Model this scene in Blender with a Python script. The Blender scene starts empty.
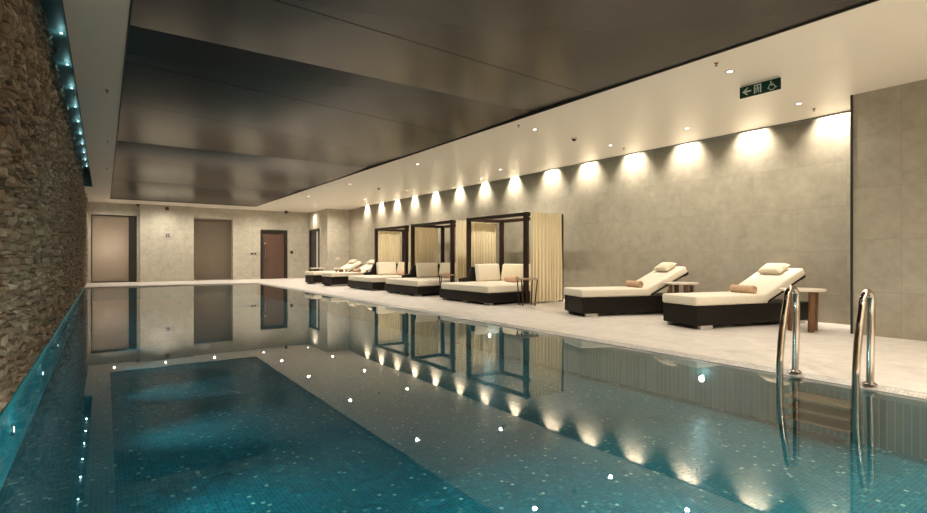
import bpy, bmesh, math, random
from mathutils import Vector, Matrix
random.seed(7)
PI = math.pi
scene = bpy.context.scene
col = scene.collection

# ------------------------------------------------------------------ constants of the place
H_CAM = 0.9
CEIL = 2.8
WATER = -0.03
PFLOOR = -0.42
XE = 4.40            # right pool edge
XS = -0.48           # face of the stone wall / left pool wall
YP0, YP1 = 0.25, 19.0  # pool ends
XW = 8.1             # washed wall
XN = 7.2             # jutting wall near the camera
YN = 2.34
YF = 22.0            # far wall
XJ, YJ, DJ0, DJ1 = 7.20, 19.65, 20.58, 21.80     # jog and side doorway at the far end
YB = -3.2            # wall behind the camera
MX0, MX1, MY0, MY1 = 0.16, 4.70, -0.07, 20.4   # dark stretched ceiling

# ------------------------------------------------------------------ material helpers
def mat(name):
    m = bpy.data.materials.new(name); m.use_nodes = True
    nt = m.node_tree; nt.nodes.clear()
    return m, nt
class N:
    def __init__(s, nt): s.nt = nt
    def n(s, t, **kw):
        x = s.nt.nodes.new(t)
        for k, v in kw.items(): setattr(x, k, v)
        return x
    def link(s, a, b): s.nt.links.new(a, b)
    def put(s, sock, v):
        if isinstance(v, bpy.types.NodeSocket): s.link(v, sock)
        else: sock.default_value = v
    def math(s, op, a, b=0.0, c=None):
        x = s.n('ShaderNodeMath', operation=op)
        s.put(x.inputs[0], a); s.put(x.inputs[1], b)
        if c is not None: s.put(x.inputs[2], c)
        return x.outputs[0]
    def mix(s, fac, a, b, mode='MIX'):
        x = s.n('ShaderNodeMix', data_type='RGBA', blend_type=mode)
        s.put(x.inputs[0], fac); s.put(x.inputs[6], rgba(a)); s.put(x.inputs[7], rgba(b))
        return x.outputs[2]
    def ramp(s, fac, stops, interp='LINEAR'):
        x = s.n('ShaderNodeValToRGB'); x.color_ramp.interpolation = interp
        e = x.color_ramp.elements
        while len(e) > 1: e.remove(e[-1])
        e[0].position = stops[0][0]; e[0].color = rgba(stops[0][1])
        for p, c_ in stops[1:]:
            k = e.new(p); k.color = rgba(c_)
        s.put(x.inputs[0], fac)
        return x.outputs[0]
    def noise(s, vec, scale, detail=4, rough=0.55):
        x = s.n('ShaderNodeTexNoise'); x.inputs['Scale'].default_value = scale
        x.inputs['Detail'].default_value = detail; x.inputs['Roughness'].default_value = rough
        if vec is not None: s.link(vec, x.inputs['Vector'])
        return x.outputs['Fac']
    def bsdf(s, color, rough=0.5, metal=0.0, spec=0.5, normal=None, coat=0.0, sheen=0.0, coat_rough=0.1):
        b = s.n('ShaderNodeBsdfPrincipled')
        s.put(b.inputs['Base Color'], rgba(color)); s.put(b.inputs['Roughness'], rough)
        b.inputs['Metallic'].default_value = metal; b.inputs['Specular IOR Level'].default_value = spec
        b.inputs['Coat Weight'].default_value = coat; b.inputs['Coat Roughness'].default_value = coat_rough
        b.inputs['Sheen Weight'].default_value = sheen
        if normal is not None: s.link(normal, b.inputs['Normal'])
        return b
    def bump(s, height, strength=0.3, dist=0.01):
        b = s.n('ShaderNodeBump'); b.inputs['Strength'].default_value = strength
        b.inputs['Distance'].default_value = dist; s.link(height, b.inputs['Height'])
        return b.outputs['Normal']
    def out(s, sh):
        o = s.n('ShaderNodeOutputMaterial'); s.link(sh, o.inputs['Surface'])
def rgba(c):
    if isinstance(c, (tuple, list)) and len(c) == 3: return (c[0], c[1], c[2], 1.0)
    return c
def simple(name, color, rough=0.5, metal=0.0, spec=0.5, nscale=None, namp=0.15, bump=0.0, bscale=80, coat=0.0, sheen=0.0):
    m, nt = mat(name); g = N(nt)
    pos = g.n('ShaderNodeNewGeometry').outputs['Position']
    c = color
    if nscale:
        f = g.noise(pos, nscale)
        lo = tuple(x*(1-namp) for x in color); hi = tuple(min(1, x*(1+namp)) for x in color)
        c = g.ramp(f, [(0.3, lo), (0.7, hi)])
    nm = None
    if bump: nm = g.bump(g.noise(pos, bscale, 3), bump, 0.004)
    b = g.bsdf(c, rough, metal, spec, nm, coat, sheen); g.out(b.outputs[0]); return m
def emit(name, color, strength):
    m, nt = mat(name); g = N(nt)
    e = g.n('ShaderNodeEmission'); e.inputs[0].default_value = rgba(color); e.inputs[1].default_value = strength
    g.out(e.outputs[0]); return m

def stone_tile(name, base, a, b, pa, pb, offa=0, offb=0, rough=0.3, var=0.03, joint=0.86, stagger=0.0, spec=0.5):
    """cloudy polished limestone panels; a,b = axis letters of the joint grid, pa,pb = panel sizes"""
    m, nt = mat(name); g = N(nt)
    pos = g.n('ShaderNodeNewGeometry').outputs['Position']
    sep = g.n('ShaderNodeSeparateXYZ'); g.link(pos, sep.inputs[0])
    ax = {'X': sep.outputs[0], 'Y': sep.outputs[1], 'Z': sep.outputs[2]}
    v = g.math('DIVIDE', g.math('SUBTRACT', ax[b], offb), pb)
    row = g.math('FLOOR', v)
    u = g.math('DIVIDE', g.math('SUBTRACT', ax[a], offa), pa)
    if stagger: u = g.math('ADD', u, g.math('MULTIPLY', row, stagger))
    cell = g.n('ShaderNodeCombineXYZ'); g.link(g.math('FLOOR', u), cell.inputs[0]); g.link(row, cell.inputs[1])
    wn = g.n('ShaderNodeTexWhiteNoise', noise_dimensions='3D'); g.link(cell.outputs[0], wn.inputs['Vector'])
    # cloudy veining, a different patch of stone in each panel
    off = g.n('ShaderNodeVectorMath', operation='MULTIPLY_ADD'); g.link(wn.outputs['Color'], off.inputs[0])
    off.inputs[1].default_value = (9, 9, 9); g.link(pos, off.inputs[2])
    n1 = g.noise(off.outputs[0], 5.0, 8, 0.66)
    n2 = g.noise(off.outputs[0], 14, 4, 0.6)
    f = g.math('ADD', g.math('MULTIPLY', n1, 0.75), g.math('MULTIPLY', n2, 0.25))
    lo = tuple(x*0.80 for x in base); hi = tuple(min(1, x*1.18) for x in base)
    c = g.ramp(f, [(0.30, lo), (0.5, base), (0.70, hi)])
    tone = g.math('ADD', g.math('MULTIPLY', wn.outputs['Value'], 2*var), 1-var)
    hs = g.n('ShaderNodeHueSaturation'); g.link(tone, hs.inputs['Value']); g.link(c, hs.inputs['Color'])
    fu = g.math('ABSOLUTE', g.math('SUBTRACT', g.math('FRACT', u), 0.5)); fv = g.math('ABSOLUTE', g.math('SUBTRACT', g.math('FRACT', v), 0.5))
    ju = g.math('GREATER_THAN', fu, 0.5-0.004/pa); jv = g.math('GREATER_THAN', fv, 0.5-0.004/pb)
    j = g.math('MAXIMUM', ju, jv)
    cc = g.mix(j, hs.outputs['Color'], tuple(x*joint for x in base))
    b_ = g.bsdf(cc, rough, 0, spec); g.out(b_.outputs[0]); return m

def mosaic(name, a, b, p, stops, grout, tilt=0.22, rough=0.22, gw=0.07, pb=None):
    m, nt = mat(name); g = N(nt)
    geo = g.n('ShaderNodeNewGeometry')
    sep = g.n('ShaderNodeSeparateXYZ'); g.link(geo.outputs['Position'], sep.inputs[0])
    ax = {'X': sep.outputs[0], 'Y': sep.outputs[1], 'Z': sep.outputs[2]}
    u = g.math('DIVIDE', ax[a], p); v = g.math('DIVIDE', ax[b], pb or p)
    cell = g.n('ShaderNodeCombineXYZ'); g.link(g.math('FLOOR', u), cell.inputs[0]); g.link(g.math('FLOOR', v), cell.inputs[1])
    wn = g.n('ShaderNodeTexWhiteNoise', noise_dimensions='3D'); g.link(cell.outputs[0], wn.inputs['Vector'])
    c = g.ramp(wn.outputs['Value'], stops, 'CONSTANT')
    fu = g.math('ABSOLUTE', g.math('SUBTRACT', g.math('FRACT', u), 0.5)); fv = g.math('ABSOLUTE', g.math('SUBTRACT', g.math('FRACT', v), 0.5))
    j = g.math('GREATER_THAN', g.math('MAXIMUM', fu, fv), 0.5-gw)
    cc = g.mix(j, c, grout)
    # every tessera is set at a slightly different tilt
    t1 = g.n('ShaderNodeVectorMath', operation='SUBTRACT'); g.link(wn.outputs['Color'], t1.inputs[0]); t1.inputs[1].default_value = (.5, .5, .5)
    t2 = g.n('ShaderNodeVectorMath', operation='SCALE'); g.link(t1.outputs[0], t2.inputs[0]); t2.inputs['Scale'].default_value = tilt
    t3 = g.n('ShaderNodeVectorMath', operation='ADD'); g.link(t2.outputs[0], t3.inputs[0]); g.link(geo.outputs['Normal'], t3.inputs[1])
    t4 = g.n('ShaderNodeVectorMath', operation='NORMALIZE'); g.link(t3.outputs[0], t4.inputs[0])
    b_ = g.bsdf(cc, rough, 0, 0.6, t4.outputs[0]); g.out(b_.outputs[0]); return m

M = {}
M['limestone'] = stone_tile('limestone panels washed wall', (0.33, 0.292, 0.222), 'Y', 'Z', 1.2, 0.6, 0.3, 0.38, 0.32, stagger=0.5)
M['limestone_near'] = stone_tile('limestone panels jutting wall', (0.33, 0.292, 0.222), 'Y', 'Z', 1.2, 0.6, 0.69, 0.5, 0.32)
M['limestone_far'] = stone_tile('limestone panels far wall', (0.46, 0.42, 0.34), 'X', 'Z', 1.2, 0.9, 0.1, 0.1, 0.22)
M['deck'] = stone_tile('pale stone deck', (0.63, 0.58, 0.52), 'X', 'Y', 0.6, 0.9, 0.05, 0, 0.42, var=0.03, joint=0.86)
M['paint'] = simple('warm white satin paint', (0.84, 0.785, 0.70), 0.36, spec=0.38)
M['paint_dark'] = simple('dark shadow gap paint', (0.02, 0.018, 0.015), 0.5)
M['slot'] = simple('grey slot paint', (0.22, 0.21, 0.2), 0.5)
M['bronze'] = simple('dark bronze edge trim', (0.05, 0.045, 0.04), 0.35, 0.6)
TEAL_LIT = [(0, (0.015, 0.44, 0.54)), (0.25, (0.02, 0.52, 0.62)), (0.5, (0.03, 0.60, 0.68)), (0.75, (0.02, 0.48, 0.60))]
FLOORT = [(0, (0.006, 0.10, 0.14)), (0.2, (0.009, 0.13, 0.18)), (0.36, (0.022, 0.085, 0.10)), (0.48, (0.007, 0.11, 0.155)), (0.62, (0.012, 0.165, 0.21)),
          (0.76, (0.009, 0.12, 0.18)), (0.90, (0.03, 0.21, 0.24)), (0.958, (0.16, 0.33, 0.29)), (0.982, (0.62, 0.72, 0.60))]  # last stops: pale glass tiles that also paint in the sparkle
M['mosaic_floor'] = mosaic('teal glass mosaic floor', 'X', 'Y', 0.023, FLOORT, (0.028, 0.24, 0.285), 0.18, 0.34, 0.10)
M['mosaic_left_lit'] = mosaic('lit teal glass mosaic left', 'Y', 'Z', 0.027, TEAL_LIT, (0.03, 0.34, 0.40), 0.10, 0.5)  # paler than the floor tiles: underwater lamp glow put into the colour
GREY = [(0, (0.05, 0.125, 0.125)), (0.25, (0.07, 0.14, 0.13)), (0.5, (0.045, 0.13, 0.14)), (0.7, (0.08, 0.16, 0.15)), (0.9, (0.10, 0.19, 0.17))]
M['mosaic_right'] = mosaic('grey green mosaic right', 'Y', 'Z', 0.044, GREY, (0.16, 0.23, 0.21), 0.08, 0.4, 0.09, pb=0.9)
M['mosaic_end'] = mosaic('teal glass mosaic ends', 'X', 'Z', 0.027, TEAL_LIT, (0.03, 0.34, 0.40), 0.10, 0.5)
M['coping'] = mosaic('grey coping mosaic', 'X', 'Y', 0.025, [(0, (0.44, 0.41, 0.36)), (0.4, (0.52, 0.48, 0.43)), (0.75, (0.40, 0.37, 0.33))], (0.30, 0.28, 0.25), 0.05, 0.4)
M['coping_face'] = mosaic('grey coping mosaic face', 'Y', 'Z', 0.025, [(0, (0.30, 0.28, 0.25)), (0.4, (0.36, 0.34, 0.3)), (0.75, (0.25, 0.24, 0.22))], (0.2, 0.19, 0.17), 0.05, 0.4)

def water_mat():
    m, nt = mat('calm pool water'); g = N(nt)
    geo = g.n('ShaderNodeNewGeometry')
    nm = g.bump(g.noise(geo.outputs['Position'], 1.6, 2, 0.5), 0.02, 0.02)
    fr = g.n('ShaderNodeFresnel'); fr.inputs['IOR'].default_value = 1.40; g.link(nm, fr.inputs['Normal'])
    tr = g.n('ShaderNodeBsdfTransparent'); tr.inputs[0].default_value = (0.88, 0.97, 0.97, 1)
    gl = g.n('ShaderNodeBsdfGlossy'); gl.inputs['Roughness'].default_value = 0.012; gl.inputs[0].default_value = (1, 1, 1, 1)
    g.link(nm, gl.inputs['Normal'])
    mx = g.n('ShaderNodeMixShader'); g.link(fr.outputs[0], mx.inputs[0]); g.link(tr.outputs[0], mx.inputs[1]); g.link(gl.outputs[0], mx.inputs[2])
    g.out(mx.outputs[0]); return m
M['water'] = water_mat()

def membrane_mat():
    m, nt = mat('dark satin stretched fabric'); g = N(nt)
    geo = g.n('ShaderNodeNewGeometry')
    sep = g.n('ShaderNodeSeparateXYZ'); g.link(geo.outputs['Position'], sep.inputs[0])
    j = None
    for y, sl in ((3.9, 0.05), (6.0, 0.15), (7.5, 0.3), (8.95, 0.32), (12.0, 0.2), (13.6, 0.2), (15.6, 0.2), (17.5, 0.1)):
        yy = g.math('SUBTRACT', sep.outputs[1], g.math('MULTIPLY', sep.outputs[0], sl))
        k = g.math('LESS_THAN', g.math('ABSOLUTE', g.math('SUBTRACT', yy, y)), 0.012)
        j = k if j is None else g.math('MAXIMUM', j, k)
    c = g.mix(j, (0.046, 0.041, 0.039), (0.026, 0.023, 0.022))
    # the cloth bellies between its cross battens: the surface leans a little towards each batten
    lean = None
    for y0, y1 in ((MY0, 5.1), (5.1, 10.27), (10.27, 15.4), (15.4, MY1)):
        t = g.math('DIVIDE', g.math('SUBTRACT', sep.outputs[1], y0), y1-y0)
        ins = g.math('MULTIPLY', g.math('GREATER_THAN', t, 0.0), g.math('LESS_THAN', t, 1.0))
        v = g.math('MULTIPLY', ins, g.math('MULTIPLY', g.math('SUBTRACT', t, 0.5), 0.17))
        lean = v if lean is None else g.math('ADD', lean, v)
    cv = g.n('ShaderNodeCombineXYZ'); g.link(lean, cv.inputs[1])
    ad = g.n('ShaderNodeVectorMath', operation='ADD'); g.link(geo.outputs['Normal'], ad.inputs[0]); g.link(cv.outputs[0], ad.inputs[1])
    nz = g.n('ShaderNodeVectorMath', operation='NORMALIZE'); g.link(ad.outputs[0], nz.inputs[0])
    b_ = g.bsdf(c, 0.25, 0, 0.3, nz.outputs[0]); g.link(g.math('SUBTRACT', 0.3, g.math('MULTIPLY', j, 0.24)), b_.inputs['Specular IOR Level'])
    g.out(b_.outputs[0]); return m
M['membrane'] = membrane_mat()

def ledge_mat():
    m, nt = mat('split face brown slate'); g = N(nt)
    geo = g.n('ShaderNodeNewGeometry')
    at = g.n('ShaderNodeAttribute', attribute_name='stone')
    c = g.ramp(at.outputs['Fac'], [(0, (0.12, 0.080, 0.052)), (0.35, (0.29, 0.205, 0.138)), (0.7, (0.43, 0.315, 0.215)), (1.0, (0.62, 0.49, 0.36))])
    n1 = g.noise(geo.outputs['Position'], 22, 6, 0.7)
    c2 = g.mix(g.math('MULTIPLY', n1, 0.6), c, (0.17, 0.12, 0.085))
    nm = g.bump(g.noise(geo.outputs['Position'], 55, 6, 0.75), 0.8, 0.015)
    b_ = g.bsdf(c2, 0.7, 0, 0.3, nm); g.out(b_.outputs[0]); return m
M['ledge'] = ledge_mat()

def wicker_mat():
    m, nt = mat('dark woven wicker'); g = N(nt)
    tc = g.n('ShaderNodeTexCoord')
    br = g.n('ShaderNodeTexBrick'); br.inputs['Scale'].default_value = 1.0
    br.inputs['Brick Width'].default_value = 0.05; br.inputs['Row Height'].default_value = 0.016; br.inputs['Mortar Size'].default_value = 0.0028
    br.inputs['Color1'].default_value = (0.010, 0.007, 0.005, 1); br.inputs['Color2'].default_value = (0.017, 0.012, 0.008, 1); br.inputs['Mortar'].default_value = (0.006, 0.005, 0.004, 1)
    sp = g.n('ShaderNodeSeparateXYZ'); g.link(tc.outputs['Object'], sp.inputs[0])
    cb = g.n('ShaderNodeCombineXYZ'); g.link(g.math('ADD', sp.outputs[0], sp.outputs[1]), cb.inputs[0]); g.link(sp.outputs[2], cb.inputs[1])
    g.link(cb.outputs[0], br.inputs['Vector'])
    nm = g.bump(br.outputs['Fac'], -0.6, 0.004)
    b_ = g.bsdf(br.outputs['Color'], 0.45, 0, 0.22, nm); g.out(b_.outputs[0]); return m
M['wicker'] = wicker_mat()
M['cream'] = simple('cream outdoor cushion cloth', (0.76, 0.69, 0.56), 0.85, spec=0.2, nscale=40, namp=0.05, bump=0.15, bscale=400, sheen=0.2)
M['cream_back'] = simple('warm cream back cushion cloth', (0.80, 0.70, 0.52), 0.85, spec=0.2, nscale=40, namp=0.05, bump=0.15, bscale=400)
M['pillow'] = simple('pale linen pillow', (0.66, 0.58, 0.44), 0.9, spec=0.15, nscale=60, namp=0.1, bump=0.2, bscale=300)
M['towel'] = simple('tan terry towel', (0.52, 0.36, 0.24), 0.95, spec=0.1, nscale=50, namp=0.15, bump=0.6, bscale=220)
M['peach'] = simple('peach rolled cushion', (0.62, 0.42, 0.30), 0.9, spec=0.1, nscale=40, namp=0.1, bump=0.3, bscale=220)
M['wood_dark'] = simple('dark stained timber', (0.026, 0.012, 0.007), 0.42, spec=0.3, nscale=18, namp=0.3)
M['foot'] = simple('pale plastic foot', (0.45, 0.41, 0.36), 0.5)
M['top'] = simple('off white table top', (0.66, 0.57, 0.47), 0.35)
M['iron'] = simple('dark bronze tube', (0.06, 0.04, 0.028), 0.35, 0.5)
M['copper_top'] = simple('bronze tray top', (0.42, 0.30, 0.21), 0.3, 0.3)
M['chrome'] = simple('polished stainless steel', (0.50, 0.455, 0.40), 0.10, 1.0)
M['tread'] = simple('brown textured tread', (0.20, 0.125, 0.075), 0.5, nscale=60, namp=0.2)
M['black'] = simple('black plastic', (0.012, 0.011, 0.010), 0.4)
M['red'] = simple('red plastic', (0.16, 0.008, 0.008), 0.35)
M['white_plastic'] = simple('white plastic', (0.62, 0.57, 0.49), 0.4)
M['brass'] = simple('aged brass', (0.30, 0.20, 0.09), 0.35, 1.0)
M['door'] = simple('brown veneer door leaf', (0.10, 0.052, 0.034), 0.4, nscale=12, namp=0.15)
M['door_blue'] = simple('charcoal door leaf', (0.03, 0.03, 0.036), 0.4)
M['frame'] = simple('dark door frame', (0.014, 0.010, 0.008), 0.35)
M['steel'] = simple('brushed steel', (0.55, 0.53, 0.5), 0.3, 1.0)
M['sign_green'] = simple('dark green sign face', (0.002, 0.034, 0.016), 0.5, spec=0.2)
M['sign_white'] = simple('white sign marks', (0.50, 0.56, 0.50), 0.5)
M['lens'] = emit('lit downlight lens', (1.0, 0.92, 0.8), 2.2)
M['led'] = emit('lit white led', (0.75, 1.0, 0.98), 1.2)
M['poollens'] = emit('lit pool lamp lens', (0.80, 0.97, 1.0), 4)

def wood_leg():
    m, nt = mat('warm teak legs'); g = N(nt)
    tc = g.n('ShaderNodeTexCoord')
    mp = g.n('ShaderNodeMapping'); mp.inputs['Scale'].default_value = (30, 30, 3); g.link(tc.outputs['Object'], mp.inputs[0])
    c = g.ramp(g.noise(mp.outputs[0], 1.5, 5), [(0.3, (0.085, 0.036, 0.014)), (0.7, (0.19, 0.095, 0.040))])
    b_ = g.bsdf(c, 0.4); g.out(b_.outputs[0]); return m
M['teak'] = wood_leg()
def curtain_mat():
    m, nt = mat('pale gold curtain cloth'); g = N(nt)
    b_ = g.bsdf((0.80, 0.70, 0.48), 0.9, 0, 0.15)
    t = g.n('ShaderNodeBsdfTranslucent'); t.inputs[0].default_value = (0.66, 0.54, 0.32, 1)
    mx = g.n('ShaderNodeMixShader'); mx.inputs[0].default_value = 0.15
    g.link(b_.outputs[0], mx.inputs[1]); g.link(t.outputs[0], mx.inputs[2]); g.out(mx.outputs[0]); return m
M['curtain'] = curtain_mat()
def frosted_mat():
    m, nt = mat('frosted glass'); g = N(nt)
    t = g.n('ShaderNodeBsdfTranslucent'); t.inputs[0].default_value = (0.56, 0.50, 0.44, 1)
    gl = g.bsdf((0.17, 0.15, 0.12), 0.25, 0, 0.6)
    mx = g.n('ShaderNodeMixShader'); mx.inputs[0].default_value = 0.55
    g.link(gl.outputs[0], mx.inputs[1]); g.link(t.outputs[0], mx.inputs[2]); g.out(mx.outputs[0]); return m
M['frosted'] = frosted_mat()

# ------------------------------------------------------------------ mesh helpers
class MB:
    def __init__(s): s.bm = bmesh.new(); s.smooth = False
    def box(s, x0, x1, y0, y1, z0, z1, bev=0.0, seg=2, mtx=None):
        r = bmesh.ops.create_cube(s.bm, size=1.0)
        vs = r['verts']
        for v in vs:
            v.co = Vector(((x0+x1)/2 + v.co.x*(x1-x0), (y0+y1)/2 + v.co.y*(y1-y0), (z0+z1)/2 + v.co.z*(z1-z0)))
        if bev > 0:
            es = list({e for v in vs for e in v.link_edges})
            r2 = bmesh.ops.bevel(s.bm, geom=es, offset=bev, segments=seg, profile=0.5, affect='EDGES')
            vs = list({v for f in r2['faces'] for v in f.verts} | {v for v in vs if v.is_valid})
        if mtx is not None:
            for v in vs: v.co = mtx @ v.co
        return vs
    def quad(s, *pts):
        s.bm.faces.new([s.bm.verts.new(p) for p in pts])
    def poly(s, pts, d):
        """prism: outline pts (3d), extruded by vector d"""
        a = [s.bm.verts.new(p) for p in pts]; b = [s.bm.verts.new(Vector(p)+Vector(d)) for p in pts]
        s.bm.faces.new(a); s.bm.faces.new(list(reversed(b)))
        n = len(a)
        for i in range(n): s.bm.faces.new((a[i], b[i], b[(i+1) % n], a[(i+1) % n]))
    def tube(s, pts, r, seg=12, cap=True):
        pts = [Vector(p) for p in pts]; rings = []
        rr = r if isinstance(r, (list, tuple)) else [r]*len(pts)
        up = None
        for i, p in enumerate(pts):
            t = (pts[min(i+1, len(pts)-1)] - pts[max(i-1, 0)]).normalized()
            if up is None:
                up = Vector((0, 0, 1)) if abs(t.z) < 0.9 else Vector((0, 1, 0))
            a = t.cross(up)
            if a.length < 1e-4: a = t.cross(Vector((1, 0, 0)))
            a.normalize(); b = a.cross(t).normalized(); up = b
            rings.append([s.bm.verts.new(p + a*math.cos(2*PI*k/seg)*rr[i] + b*math.sin(2*PI*k/seg)*rr[i]) for k in range(seg)])
        for i in range(len(rings)-1):
            for k in range(seg):
                s.bm.faces.new((rings[i][k], rings[i][(k+1) % seg], rings[i+1][(k+1) % seg], rings[i+1][k]))
        if cap:
            s.bm.faces.new(rings[0]); s.bm.faces.new(list(reversed(rings[-1])))
    def lathe(s, prof, center=(0, 0, 0), axis='Z', seg=24):
        cx, cy, cz = center; rings = []
        for r, z in prof:
            ring = []
            for k in range(seg):
                a = 2*PI*k/seg; u, v = r*math.cos(a), r*math.sin(a)
                co = {'Z': (cx+u, cy+v, cz+z), 'X': (cx+z, cy+u, cz+v), 'Y': (cx+u, cy+z, cz+v)}[axis]
                ring.append(s.bm.verts.new(co))
            rings.append(ring)
        for i in range(len(rings)-1):
            for k in range(seg):
                s.bm.faces.new((rings[i][k], rings[i][(k+1) % seg], rings[i+1][(k+1) % seg], rings[i+1][k]))
        s.bm.faces.new(rings[0]); s.bm.faces.new(list(reversed(rings[-1])))
    def build(s, name, m, parent=None, smooth=None, angle=0.6):
        me = bpy.data.meshes.new(name)
        bmesh.ops.recalc_face_normals(s.bm, faces=s.bm.faces[:])
        s.bm.to_mesh(me); s.bm.free()
        me.materials.append(m)
        o = bpy.data.objects.new(name, me); col.objects.link(o)
        if smooth if smooth is not None else s.smooth:
            for p in me.polygons: p.use_smooth = True
            me.set_sharp_from_angle(angle=angle)
        if parent is not None: o.parent = parent
        return o
def tag(o, label=None, cat=None, group=None, kind=None):
    if label: o['label'] = label
    if cat: o['category'] = cat
    if group: o['group'] = group
    if kind: o['kind'] = kind
    return o
def empty(name, loc=(0, 0, 0), rz=0.0):
    e = bpy.data.objects.new(name, None); col.objects.link(e)
    e.empty_display_size = 0.1; e.location = loc; e.rotation_euler = (0, 0, rz); return e
def children(o): return [c for c in col.objects if c.parent == o]
def copy_tree(o, parent=None):
    c = o.copy(); col.objects.link(c)
    if parent is not None: c.parent = parent
    for ch in children(o): copy_tree(ch, c)
    return c
def struct(mb, name, m, parent=None, smooth=False):
    o = mb.build(name, m, parent, smooth)
    if parent is None: o['kind'] = 'structure'
    return o
def light(name, kind, loc, power, color, **kw):
    L = bpy.data.lights.new(name, kind); L.energy = power; L.color = color
    for k, v in kw.items(): setattr(L, k, v)
    o = bpy.data.objects.new(name, L); col.objects.link(o); o.location = loc; return o
WARM = (1.0, 0.912, 0.785)

# ================================================================== THE SETTING
m = MB()                                                    # deck around the pool
m.box(XE+0.075, XW+0.3, YB, YF+0.05, -0.30, 0.0)
m.box(XS-0.3, XE+0.075, YP1+0.14, YF+0.05, -0.30, 0.0)
m.box(XS-0.3, XE+0.075, YB, YP0-0.14, -0.30, 0.0)
struct(m, 'floor', M['deck'])
m = MB()                                                    # mosaic coping around the water
m.poly([(XE, YP0-0.14, -0.3), (XE+0.075, YP0-0.14, -0.3), (XE+0.075, YP0-0.14, -0.001), (XE+0.06, YP0-0.14, -0.001), (XE, YP0-0.14, WATER+0.004)], (0, YP1-YP0+0.28, 0))
struct(m, 'trim_1', M['coping'])
m = MB(); m.box(XS, XE, YP1, YP1+0.14, -0.30, -0.002, 0.006, 1); struct(m, 'trim_2', M['deck'])
m = MB(); m.box(XS, XE, YP0-0.14, YP0, -0.30, -0.002, 0.006, 1); struct(m, 'trim_3', M['coping'])
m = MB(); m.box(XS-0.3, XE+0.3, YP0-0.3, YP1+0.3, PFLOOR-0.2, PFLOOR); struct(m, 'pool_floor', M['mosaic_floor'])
m = MB(); m.box(XS-0.3, XS, YP0-0.2, YP1+0.2, PFLOOR-0.02, -0.004); struct(m, 'pool_wall_left', M['mosaic_left_lit'])
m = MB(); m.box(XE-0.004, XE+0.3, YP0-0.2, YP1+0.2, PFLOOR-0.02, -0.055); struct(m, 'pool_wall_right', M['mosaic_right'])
m = MB(); m.box(XS-0.1, XE+0.1, YP1-0.004, YP1+0.3, PFLOOR-0.02, -0.055); struct(m, 'pool_wall_far', M['mosaic_end'])
m = MB(); m.box(XS-0.1, XE+0.1, YP0-0.3, YP0+0.004, PFLOOR-0.02, -0.055); struct(m, 'pool_wall_near', M['mosaic_end'])
m = MB()
m.quad((XS+.001, YP0+.005, WATER), (XE-.005, YP0+.005, WATER), (XE-.005, YP1-.005, WATER), (XS+.001, YP1-.005, WATER))
w = m.build('pool_water', M['water'])
tag(w, 'still clear pool water mirroring the room, between stone wall and deck', 'water', kind='stuff')

# right hand walls
m = MB(); m.box(XW, XW+0.2, YN-0.3, YJ, -0.05, 3.3); struct(m, 'wall_right', M['limestone'])
m = MB(); m.box(XN, XW+0.2, YB, YN, -0.05, 3.0); struct(m, 'wall_right_near', M['limestone_near'])
m = MB(); m.box(XN-0.012, XN+0.01, YN-0.004, YN+0.02, 0, 2.8); struct(m, 'trim_4', M['bronze'])
# the jog at the far end with the side doorway (X = 7.45)



m = MB()
m.box(XJ, XW+0.2, YJ, DJ0, -0.05, 3.0); m.box(XJ, XW+0.2, DJ1, YF+0.2, -0.05, 3.0); m.box(XJ, XW+0.2, DJ0, DJ1, 2.06, 3.0)
m.box(XJ+0.15, XW+0.2, DJ0, DJ1, -0.05, 2.06)
struct(m, 'wall_right_far', M['limestone_far'])
d2 = empty('door_2', (XJ+0.03, (DJ0+DJ1)/2, 0)); tag(d2, kind='structure'); hd = (DJ1-DJ0)/2
m = MB(); m.box(-0.05, 0.1, -hd, -hd+0.06, 0, 2.06); m.box(-0.05, 0.1, hd-0.06, hd, 0, 2.06); m.box(-0.05, 0.1, -hd+0.06, hd-0.06, 2.0, 2.06); m.build('door_frame', M['frame'], d2)
m = MB(); m.box(0.0, 0.05, -hd+0.065, hd-0.065, 0.0, 1.995); m.build('door_leaf', M['door_blue'], d2)
m = MB(); m.box(-0.03, -0.002, -hd+0.20, -hd+0.36, 0.05, 1.95, 0.006, 1); m.build('side_panel', M['white_plastic'], d2)

# far wall, with two frosted windows in recesses and a column between them
m = MB()
RW = 0.28
w1 = (-0.37, 0.97); w2 = (2.78, 4.20); zt1, zt2 = 2.38, 2.40
dr = (5.24, 6.32)
def seg(x0, x1, z0, z1): m.box(x0, x1, YF, YF+0.3, z0, z1)
seg(XS-0.3, w1[0], -0.05, 3.3); seg(w1[0], w1[1], zt1, 3.3); seg(w1[1], w2[0], -0.05, 3.3); seg(w2[0], w2[1], zt2, 3.3)
seg(w2[1], dr[0], -0.05, 3.3); seg(dr[0], dr[1], 2.02, 3.3); seg(dr[1], XJ+0.05, -0.05, 3.3)
struct(m, 'wall_far', M['limestone_far'])
m = MB(); m.box(1.06, 2.78, YF-0.22, YF+0.1, -0.02, 2.81); struct(m, 'column', M['limestone_far'])
m = MB(); m.box(w1[0]-0.3, w1[0]-0.2, YF+0.3, YF+1.6, 0, 2.6); m.box(w2[1]+0.2, w2[1]+0.3, YF+0.3, YF+1.6, 0, 2.6); m.box(w1[0]-0.3, w2[1]+0.3, YF+1.5, YF+1.6, 0, 2.6)
m.box(w1[0]-0.3, w2[1]+0.3, YF+0.3, YF+1.6, 2.5, 2.6); m.box(w1[0]-0.3, w2[1]+0.3, YF+0.3, YF+1.6, -0.1, 0); m.box(1.7, 1.8, YF+0.3, YF+1.6, 0, 2.6)
struct(m, 'back_room', M['paint'])
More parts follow.
